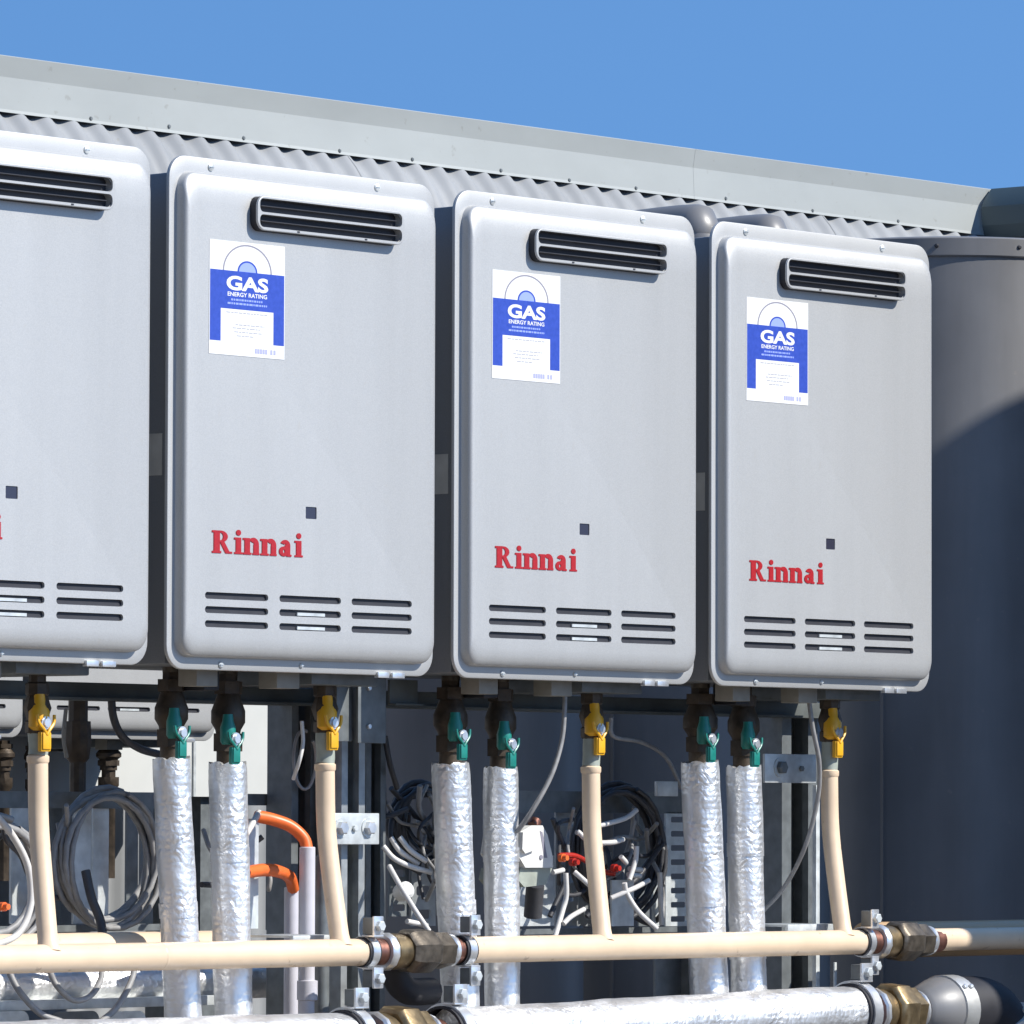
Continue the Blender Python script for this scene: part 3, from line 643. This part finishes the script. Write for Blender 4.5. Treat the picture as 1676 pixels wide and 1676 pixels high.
a = at(1367, 1575, .12); local(MB().box((a.x-.0025, .119, -1.5), (a.x+.0025, .1215, a.z), .0006), e).build('flat_bar', 'galv', e)
# gusset with bolts under the large heater
def bolt(p, r, t, m='white_metal', washer=True, d=(0, -1, 0)):
    o = local(MB().lathe(p, d, [(0, r), (r*.75, r), (r*.9, r*.8)], 6), t).build('bolt', m, t)
    if washer: local(MB().lathe(p+Vector(d)*-.001, d, [(0, r*1.45), (.0018, r*1.45)], 20), t).build('washer', 'galv', o)
g = thing('gusset_plate', 'blue-grey steel gusset plates with bolts hanging under the right end of the large heater', 'plate', at(600, 1160, .11))
a = at(583, 1216, .11); b_ = at(629, 1105, .11); local(MB().box((a.x, .107, a.z), (b_.x, .111, 0), .0008), g).build('plate', 'galv_dark', g)
a2 = at(549, 1213, .12); local(MB().box((a2.x, .118, a2.z), (a.x+.002, .122, 0), .0008), g).build('plate', 'galv_dark', g)
a3 = at(636, 1154, .13); b3 = at(682, 1105, .13); local(MB().box((a3.x, .128, a3.z), (b3.x, .132, 0), .0008).box((a3.x, .118, a3.z), (b3.x, .128, a3.z+.002)), g).build('plate', 'beam', g)
for py in (1126, 1189): bolt(at(603, py, .107), .0035, g, washer=False)
g = thing('bolted_plate', 'small bright galvanised plate with two large bolts right of the gas riser', 'plate', at(580, 1357, .145))
a = at(540, 1382, .148); b_ = at(618, 1331, .148)
local(MB().box((a.x, .145, a.z), (b_.x, .1495, b_.z), .001), g).build('plate', 'galv', g)
for px in (558, 603): bolt(at(px, 1355, .1445), .0085, g)
bolt(at(580, 1356, .1445), .004, g, 'galv', False)
g = thing('bolted_plate', 'grey bracket plate with a bolt between the rightmost foil pipe and the rightmost gas riser', 'plate', at(1290, 1257, .13))
a = at(1250, 1281, .13); b_ = at(1334, 1235, .13)
local(MB().box((a.x, .128, a.z), (b_.x, .132, b_.z), .001), g).build('plate', 'galv', g)
bolt(at(1277, 1256, .127), .009, g, 'galv_dark'); bolt(at(1311, 1258, .127), .004, g, 'galv_dark', False)
# support arms under the header
for (x0, x1, y0, y1, lb) in ((478, 556, 1530, 1541, 'small galvanised support arm resting on the gas pipe left of the large brass union'), (1288, 1366, 1512, 1528, 'galvanised support arm on the gas pipe below the right-end heater')):
    a = at(x0, y1, .075); b_ = at(x1, y0, .075)
    t = thing('angle_bracket', lb, 'bracket', a, 'galvanised support arms')
    local(MB().box((a.x, .073, a.z), (b_.x, .079, b_.z), .001).box((a.x, .079, b_.z-.003), (b_.x, .16, b_.z)), t).build('angle', 'galv', t)
t = thing('angle_bracket', 'upright galvanised angle standing behind the gas pipe left of the foil pipes at lower right', 'bracket', at(1095, 1610, .15), 'galvanised support arms')
a = at(1073, 1650, .15); b_ = at(1118, 1560, .15); local(MB().box((a.x, .15, a.z-.1), (b_.x, .154, b_.z), .001).box((b_.x-.004, .13, a.z-.1), (b_.x, .15, b_.z)), t).build('angle', 'galv_dark', t)
# ------------------------------------------------------------------ cable tray
YT = .262
tray = thing('cable_tray', 'grey galvanised cable tray behind the pipes, with perforated strips', 'cable tray', at(100, 1400, YT))
def strip(x0, x1, y0, y1, y, m='galv', rail_=False, slots=0, sw=.6, nm='perforated_strip'):
    a = at(x0, y1, y); b = at(x1, y0, y); hs = []
    for k in range(slots):
        zc = a.z+(b.z-a.z)*(k+.5)/slots; hw = (b.x-a.x)*sw/2; cx = (a.x+b.x)/2; hh = (b.z-a.z)/slots*.20
        hs.append(rrect(cx-hw, cx+hw, zc-hh, zc+hh, hh*.5, 3)[::-1])
    local(MB().plate([(a.x, a.z), (b.x, a.z), (b.x, b.z), (a.x, b.z)], hs, y-.0015, y+.0015), tray).build(nm, m, tray)
strip(-60, 262, 1297, 1322, YT, 'galv_dark', nm='rail'); strip(-60, 262, 1512, 1528, YT, 'galv_dark', nm='rail')
strip(380, 500, 1300, 1318, YT, 'galv_dark', nm='rail')
strip(845, 1140, 1297, 1330, YT, 'galv_dark', nm='rail'); strip(845, 1140, 1516, 1530, YT, 'galv_dark', nm='rail')
strip(16, 48, 1322, 1512, YT+.002, 'galv', slots=0)
strip(118, 148, 1322, 1512, YT+.004, 'galv'); strip(150, 177, 1322, 1512, YT+.009, 'galv')
strip(205, 225, 1322, 1512, YT+.02, 'galv_dark'); strip(228, 250, 1322, 1512, YT+.03, 'galv_dark')
strip(50, 100, 1322, 1512, YT+.03, 'galv_dark')
strip(402, 422, 1340, 1520, .17, 'galv'); strip(436, 478, 1318, 1522, YT, 'galv_dark', slots=7)
strip(845, 906, 1400, 1516, YT+.001, 'galv', slots=1, sw=.42)
strip(908, 945, 1330, 1516, YT+.012, 'galv_mid', slots=6); strip(1000, 1036, 1440, 1516, .20, 'galv')
strip(1088, 1131, 1330, 1516, YT, 'galv', slots=8)
strip(1044, 1062, 1330, 1516, YT+.02, 'galv_dark'); strip(1068, 1078, 1430, 1516, .24, 'galv')
strip(1252, 1278, 1290, 1516, YT, 'galv_mid', slots=9)
strip(636, 668, 1330, 1500, YT+.01, 'galv_dark', slots=6); strip(672, 712, 1400, 1516, YT+.004, 'galv_mid', slots=3)
strip(945, 1000, 1395, 1516, YT+.02, 'galv_mid', slots=3)
# dangling dark valves of the rear row
yv = 2.75
for k, (px, wv_, y0, lb) in enumerate(((6, 26, 1212, 'dark brass valve below the rear heater at the extreme left edge'), (178, 30, 1212, 'dark brass valve below the rear heater, above the cable coil'), (52, 18, 1215, 'thin dark valve of the rear row just left of the first gas riser'))):
    a = at(px, y0, yv); e = at(px, 1330, yv); t = thing('rear_valve', lb, 'valve', e, 'valves of the rear water heaters')
    r = wv_/2*.00105; valve_body(a, a+Vector((0, 0, -.05)), r*1.3, 'brown', t)
    local(MB().lathe(a+Vector((0, 0, -.045)), (0, 0, -1), [(0, r*.8), (.02, r*.8), (.02, r*1.2), (.035, r*1.2), (.045, r*.8), (.2, r*.8)], 10), t).build('pipe', 'brown', t)
a = at(126, 1130, .31); t = thing('brass_riser', 'dark brown valve pipe standing behind the leftmost heater, left of the cable coil', 'pipe', a+Vector((0, 0, -.3)))
local(MB().lathe(at(128, 1140, .31), (0, 0, -1), [(0, .012), (.03, .012), (.03, .0155), (.055, .0165), (.075, .014), (.080, .010), (.13, .010)], 10), t).build('valve_body', 'brown', t)
local(MB().tube([at(108, 1160, .30), at(104, 1205, .30), at(109, 1240, .30)], .0025, 8, 6), t).build('drain_tube', 'beigeplastic', t)
# white cabinet far behind
t = thing('white_cabinet', 'large white enamel cabinet seen in sunlight between the left-hand pipes', 'cabinet', at(200, 1300, 2.95))
a = at(-160, 1300, 2.95); b_ = at(455, 1150, 2.95)
local(MB().plate(rrect(a.x, b_.x, a.z, b_.z+.04, .012, 5), [], 2.945, 3.2), t).build('body', 'cabinet', t)
lx = at(318, 1250, 2.94); local(MB().box((lx.x, 2.941, a.z), (lx.x+.006, 2.946, b_.z+.03)), t).build('door_edge', 'galv', t)
local(MB().box((a.x+.1, 2.96, -1.5), (a.x+.2, 3.1, a.z)).box((b_.x-.2, 2.96, -1.5), (b_.x-.1, 3.1, a.z)), t).build('leg', 'galv_dark', t)
# ------------------------------------------------------------------ tanks
YK = .90
def tank(pxc, ztop, R, lb, y=YK):
    p = at(pxc, 1000, y); t = thing('storage_tank', lb, 'tank', (p.x, y, -1.5), 'dark grey steel storage tanks')
    b0 = Vector((p.x, y, -1.5)); Hh = ztop+1.5
    local(MB().lathe(b0, (0, 0, 1), [(0, R), (Hh-.03, R), (Hh-.03, R+.003), (Hh-.028, R+.0042), (Hh-.002, R+.0042), (Hh, R+.002), (Hh+.002, R-.01), (Hh+.012, R*.3), (Hh+.013, .01)], 96), t).build('shell', 'tank', t, ang=30)
    for k in range(12):
        a = 2*math.pi*k/12-2.55; s = b0+Vector((math.cos(a)*(R+.0035), math.sin(a)*(R+.0035), Hh-.014))
        local(MB().lathe(s, (math.cos(a), math.sin(a), 0), [(0, .0035), (.002, .0035), (.003, .002)], 8), t).build('screw', 'dark', t)
    sx = math.cos(-2.9)*(R+.0005); sy = math.sin(-2.9)*(R+.0005)
    local(MB().box((p.x+sx-.0006, y+sy-.003, -1.5), (p.x+sx+.0006, y+sy+.003, ztop-.035)), t).build('seam', 'tank', t)
    return t
def rad(px_, y=YK): return px_/FPX*((at(1400, 1000, y)-CAM).dot(fwd))
tank(1545, at(1600, 386, YK-.2).z, rad(262), 'large dark grey cylindrical tank at the right edge, its top in sunlight')
tank(1110, .60, rad(240), 'dark tank in shade behind the right-hand pipes')
tank(700, .60, rad(236), 'dark tank in shade behind the bolted plate and cable tangle')
# capped pipes above tanks
for px, py, lb, r in ((1146, 333, 'grey domed pipe bend poking up between the third and fourth heaters', .036), (1262, 349, 'second grey domed pipe bend just showing above the right-end heater', .034)):
    p = at(px, py, YK); t = thing('pipe_bend', lb, 'pipe', (p.x, YK, .5), 'grey pipe bends on the tanks')
    z = p.z-r
    local(MB().tube([(p.x, YK, .60), (p.x, YK, z-.05), (p.x, YK+.006, z-.012), (p.x, YK+.03, z), (p.x, YK+.30, z-.01)], r, 28, 8), t).build('bend', 'tank', t, ang=60)
    local(MB().lathe((p.x, YK, z-.075), (0, 0, 1), [(0, r*1.0), (.001, r*1.06), (.018, r*1.06), (.019, r)], 28, cap=False), t).build('band', 'foil_dull', t)
# ------------------------------------------------------------------ cables, coils, conduits, outlets
def cable(lb, pts, r, m, name='cable', cat='cable', group=None, sm=8):
    P = [at(*p) for p in pts]; t = thing(name, lb, cat, P[0], group) if False else None
    c0 = P[0]; mb = MB().tube([p-c0 for p in P], r, 8, sm); o = mb.build(name, m, None, ang=60); o.location = c0
    o['label'] = lb; o['category'] = cat
    if group: o['group'] = group
    return o
def coil(lb, px, py, y, r, turns, m, squash=1, rc=.0036, tilt=0):
    c = at(px, py, y); P = []
    N = 22
    for k in range(turns*N+1):
        a = 2*math.pi*k/N+1.2; kk = k/N
        rr = r*(1+.035*math.sin(kk*2.6)+.03*math.sin(a*1.37+kk))
        P.append(Vector((rr*math.cos(a)+.004*math.sin(kk*5), -.004+.010*math.sin(kk*3.9+.4), rr*squash*math.sin(a)+.005*math.cos(kk*3.3))))
    o = MB().tube(P, rc, 7, 0).build('cable_coil', m, None, ang=60); o.location = c
    o['label'] = lb; o['category'] = 'cable coil'; o['group'] = 'coils of grey cable'
    return o
coil('coil of grey cable hanging on the tray right of the first gas riser', 172, 1405, .225, .078, 6, 'cablegrey')
coil('dark coil of cable behind the gas riser under the middle heater', 1008, 1392, .235, .082, 6, 'cabledark')
coil('dark coil of cable left of the foil pipe behind the large brass union', 685, 1345, .25, .050, 5, 'cabledark', .9)
coil('loops of grey cable at the extreme left edge', -6, 1440, .20, .068, 3, 'cablegrey', 1, .004)
coil('small loop of pale cable above the orange conduits at left', 497, 1245, .20, .016, 1, 'cablegrey', 2.0, .0022)
cable('pale cable loop curving past the first gas riser near the left edge', [(-10, 1330, .12), (22, 1370, .12), (46, 1420, .12), (50, 1480, .12), (30, 1528, .12), (-10, 1548, .12)], .0042, 'cablewhite')
cable('dark cable hanging down from the large coil at left', [(140, 1425, .20), (150, 1470, .19), (165, 1510, .18), (170, 1560, .16)], .0055, 'cabledark')
cable('black hose curving behind the large heater from its left bottom corner', [(182, 1140, .21), (186, 1175, .21), (200, 1205, .21), (228, 1225, .22), (262, 1235, .24)], .0048, 'cabledark')
cable('outer grey cable loop hanging below the gas pipe at lower left', [(10, 1580, .12), (30, 1620, .10), (65, 1658, .09), (100, 1672, .08)], .0038, 'cablegrey')
cable('outer grey cable rising to the gas pipe at lower left', [(222, 1580, .12), (212, 1612, .11), (190, 1650, .10), (165, 1672, .09)], .0038, 'cablegrey')
cable('inner grey cable loop hanging below the gas pipe at lower left', [(78, 1580, .12), (92, 1612, .10), (118, 1636, .10), (145, 1632, .10), (163, 1608, .11), (168, 1580, .12)], .0036, 'cablegrey')
cable('thin pale cord hanging from the middle heater to the foil pipe', [(925, 1112, .05), (924, 1165, .05), (919, 1215, .05), (902, 1270, .05), (872, 1325, .06), (846, 1362, .08)], .0030, 'cablegrey')
cable('thin pale cord hanging from the right-end heater behind the gas riser', [(1322, 1130, .05), (1330, 1190, .048), (1341, 1250, .05), (1338, 1310, .06), (1318, 1385, .08), (1285, 1450, .12), (1250, 1490, .15)], .0031, 'cablegrey')
cable('thin white cord beside the gas riser under the large heater', [(494, 1180, .09), (496, 1215, .09), (490, 1245, .09), (480, 1275, .11)], .0024, 'cablewhite')
cable('dark cord on the shaded panel right of the gusset plates', [(630, 1205, .19), (638, 1250, .19), (650, 1290, .20)], .0036, 'cabledark')
cable('grey cord arcing behind the middle heater pipes', [(1000, 1175, .16), (1004, 1205, .16), (1050, 1215, .17), (1090, 1240, .17), (1115, 1290, .17)], .0028, 'cablegrey')
wl = [([(627, 1385, .16), (645, 1405, .15), (672, 1418, .14), (706, 1428, .13)], 'lowest of three white cable ends left of the foil pipe behind the brass union'),
      ([(640, 1371, .16), (655, 1393, .15), (685, 1414, .14)], 'middle of three white cable ends left of the foil pipe behind the brass union'),
      ([(654, 1370, .15), (672, 1392, .14), (698, 1410, .13)], 'topmost of three white cable ends left of the foil pipe behind the brass union'),
      ([(637, 1418, .14), (655, 1450, .11), (678, 1488, .10), (702, 1524, .09)], 'long white cable slanting down to the large brass union'),
      ([(666, 1508, .12), (685, 1512, .12), (700, 1516, .11)], 'short white cable end just above the large brass union'),
      ([(1042, 1326, .19), (1022, 1340, .19), (976, 1352, .19), (955, 1352, .20)], 'white cable right of the gas riser under the middle heater, uppermost'),
      ([(1020, 1374, .18), (1000, 1379, .18), (965, 1377, .19), (945, 1360, .20)], 'short curved white cable below the uppermost one right of the middle gas riser'),
      ([(1042, 1385, .17), (1041, 1405, .17), (1035, 1425, .17), (1030, 1440, .17)], 'upright white cable end right of the middle gas riser'),
      ([(1062, 1441, .16), (1042, 1452, .16), (1026, 1459, .16), (1000, 1470, .17)], 'white cable slanting right towards the perforated strip'),
      ([(1022, 1445, .16), (1026, 1462, .16), (1045, 1492, .15), (1075, 1520, .14)], 'long white cable curving down right of the middle gas riser'),
      ([(926, 1429, .19), (927, 1465, .19), (921, 1490, .19), (908, 1535, .18)], 'upright white cable left of the middle gas riser, running down to the gas pipe'),
      ([(940, 1427, .19), (955, 1440, .18), (975, 1458, .18)], 'white cable end slanting behind the middle gas riser'),
      ([(905, 1428, .19), (922, 1424, .19)], 'tiny white cable end beside the white power outlet'),
      ([(956, 1488, .18), (935, 1500, .18), (922, 1512, .18)], 'white cable end low down left of the middle gas riser'),
      ([(1016, 1402, .18), (1026, 1413, .18)], 'very short white cable end right of the middle gas riser'),
      ([(1030, 1422, .18), (1050, 1424, .18)], 'upper of two tiny white cable ends beside the perforated strip'),
      ([(1028, 1431, .18), (1048, 1434, .18)], 'lower of two tiny white cable ends beside the perforated strip'),
      ([(1080, 1428, .20), (1081, 1470, .20), (1083, 1514, .20)], 'upright white cable along the left side of the perforated strip'),
      ([(944, 1362, .20), (952, 1366, .20)], 'tiny white cable end just left of the middle gas riser')]
for P, lb in wl: cable(lb, P, .0034, 'cablewhite', group='white cable ends')
for k, (P, lb) in enumerate((([(700, 1300, .24), (660, 1310, .24), (640, 1350, .23), (648, 1400, .22), (690, 1430, .20)], 'dark cable in the tangle left of the foil pipe behind the union'),
                ([(640, 1290, .24), (675, 1330, .24), (710, 1380, .22)], 'second dark cable crossing the tangle left of the foil pipe'),
                ([(960, 1500, .22), (1000, 1462, .21), (1040, 1440, .21), (1085, 1380, .22)], 'dark cable crossing behind the white cable ends'),
                ([(905, 1340, .22), (930, 1420, .22), (900, 1500, .22)], 'dark cable beside the white power outlet'),
                ([(915, 1400, .2), (945, 1402, .2), (985, 1425, .2), (1005, 1430, .2)], 'dark red cable behind the middle gas riser'))):
    cable(lb, P, .0036, 'cabledark' if k < 4 else 'redplastic')
rt = random.Random(11)
def tangle(lb, x0, x1, y0, y1, n, m, grp):
    for k in range(n):
        P = []; px, py = rt.uniform(x0, x1), rt.uniform(y0, y0+.3*(y1-y0)); a = rt.uniform(.8, 2.3)
        for q in range(rt.randint(5, 7)):
            P.append((px, py, rt.uniform(.20, .25))); a += rt.uniform(-.9, .9)
            px = min(max(px+34*math.cos(a), x0), x1); py = min(max(py+38*math.sin(a), y0), y1)
        cable(lb, P, rt.choice((.0024, .003, .0036)), m if rt.random() < .6 else 'cabledark', group=grp)
tangle('thin cable in the dark tangle left of the foil pipe behind the large union', 628, 712, 1285, 1520, 9, 'cablegrey', 'cables of the left-hand tangle')
tangle('thin cable in the dark tangle behind the middle gas riser', 915, 1085, 1320, 1520, 11, 'cablegrey', 'cables of the middle tangle')
tangle('thin cable in the tangle on the tray at the far left edge', -10, 110, 1310, 1520, 6, 'cablegrey', 'cables of the far left tangle')
tangle('thin cable beside the orange conduits, partly behind the second foil pipe', 330, 440, 1310, 1520, 4, 'cablegrey', 'cables beside the orange conduit')
for px, py, lb in ((1003, 1421, 'glossy red indicator right of the middle gas riser'), (935, 1411, 'red connector left of the middle gas riser'), (917, 1404, 'small orange-red connector beside the white power outlet'), (2, 1484, 'small orange connector at the left edge')):
    p = at(px, py, .19); o = MB().lathe((0, 0, 0), (0, -1, 0), [(0, .0055), (.006, .0055), (.006, .004), (.012, .0035)], 14).build('connector', 'orange' if px in (2, 917) else 'redplastic'); o.location = p
    o['label'] = lb; o['category'] = 'connector'
cable('upper orange conduit bending into the grey conduit pipe left of the gas riser', [(420, 1336, .17), (445, 1341, .165), (475, 1352, .155), (497, 1372, .145), (503, 1392, .14)], .0078, 'orange', 'orange_conduit', 'conduit', 'orange conduits')
cable('lower orange conduit bending down behind the grey conduit pipes', [(402, 1428, .13), (430, 1424, .14), (455, 1426, .15), (474, 1436, .17), (480, 1455, .18)], .0078, 'orange', 'orange_conduit', 'conduit', 'orange conduits')
cable('pale bundle of cable left of the upper orange conduit', [(400, 1370, .14), (412, 1350, .15), (424, 1330, .17)], .004, 'cablewhite')
for (px, y0, y, r, m, lb) in ((503, 1386, .14, .0098, 'pvc', 'light grey plastic conduit pipe below the upper orange conduit'), (477, 1452, .185, .0090, 'pvc', 'darker grey plastic conduit pipe below the lower orange conduit'), (528, 1400, .16, .009, 'galv_dark', 'grey conduit pipe just left of the gas riser under the large heater')):
    a = at(px, y0, y); t = thing('conduit_pipe', lb, 'conduit', (a.x, y, -1.5), 'grey conduit pipes')
    local(MB().cyl((a.x, y, -1.5), a, r, 20, .001), t).build('pipe', m, t)
    if px == 503:
        b_ = at(px, 1604, y); local(MB().lathe(b_, (0, 0, -1), [(0, r*1.02), (.001, r*1.3), (.024, r*1.3), (.025, r*1.02)], 20), t).build('coupling', m, t)
# power outlet box
t = thing('power_outlet', 'white weatherproof power outlet right of the foil pipe, under the middle heater', 'outlet', at(875, 1400, .15))
a = at(846, 1434, .15); b_ = at(892, 1352, .15)
def hexa(f, bk): return MB().add(list(f)+list(bk), [(0, 1, 2, 3), (7, 6, 5, 4), (0, 4, 5, 1), (1, 5, 6, 2), (2, 6, 7, 3), (3, 7, 4, 0)])
def outl(pts, y0, y1):
    n = len(pts); f = [at(px, py, y0) for px, py in pts]; bk = [Vector((p.x, y1, p.z)) for p in f]
    return MB().add(f+bk, [tuple(range(n)), tuple(range(2*n-1, n-1, -1))]+[(i, (i+1) % n, (i+1) % n+n, i+n) for i in range(n)])
local(outl([(847, 1398), (860, 1420), (905, 1420), (905, 1404), (896, 1366), (888, 1351), (870, 1351), (852, 1362)], .128, .19), t).build('cover', 'whiteplastic', t)
local(outl([(856, 1362), (874, 1362), (878, 1390), (860, 1397), (855, 1390)], .122, .128), t).build('switch', 'whiteplastic', t)
local(outl([(852, 1421), (904, 1421), (893, 1448), (858, 1452), (848, 1440)], .134, .20), t).build('plug_body', 'olive', t)
local(MB().lathe(at(885, 1403, .128), (0, -1, 0), [(0, .003), (.0015, .003)], 10), t).build('screw', 'greyink', t)
local(outl([(884, 1360), (888, 1362), (896, 1404), (891, 1404)], .1275, .129), t).build('cover_groove', 'greyink', t)
local(MB().cyl(at(876, 1449, .16), at(872, 1500, .17), .012, 12), t).build('plug_lead', 'cabledark', t)
local(MB().cyl(at(873, 1351, .16), at(877, 1342, .16), .008, 12), t).build('gland', 'copper', t)
t = thing('small_junction_box', 'pale junction box left of the foil pipe, above the large brass union', 'junction box', at(645, 1455, .13))
local(MB().lathe(at(655, 1462, .13), (-.3, -1, .3), [(0, .011), (.016, .011), (.020, .007)], 16), t).build('cap', 'whiteplastic', t)
t = thing('grey_plate', 'small pale grey plate left of the foil pipe under the right-end heater', 'plate', at(1093, 1290, .17))
a = at(1073, 1303, .17); b_ = at(1108, 1279, .17); local(MB().box((a.x, .168, a.z), (b_.x, .172, b_.z), .0008), t).build('plate', 'galv', t)
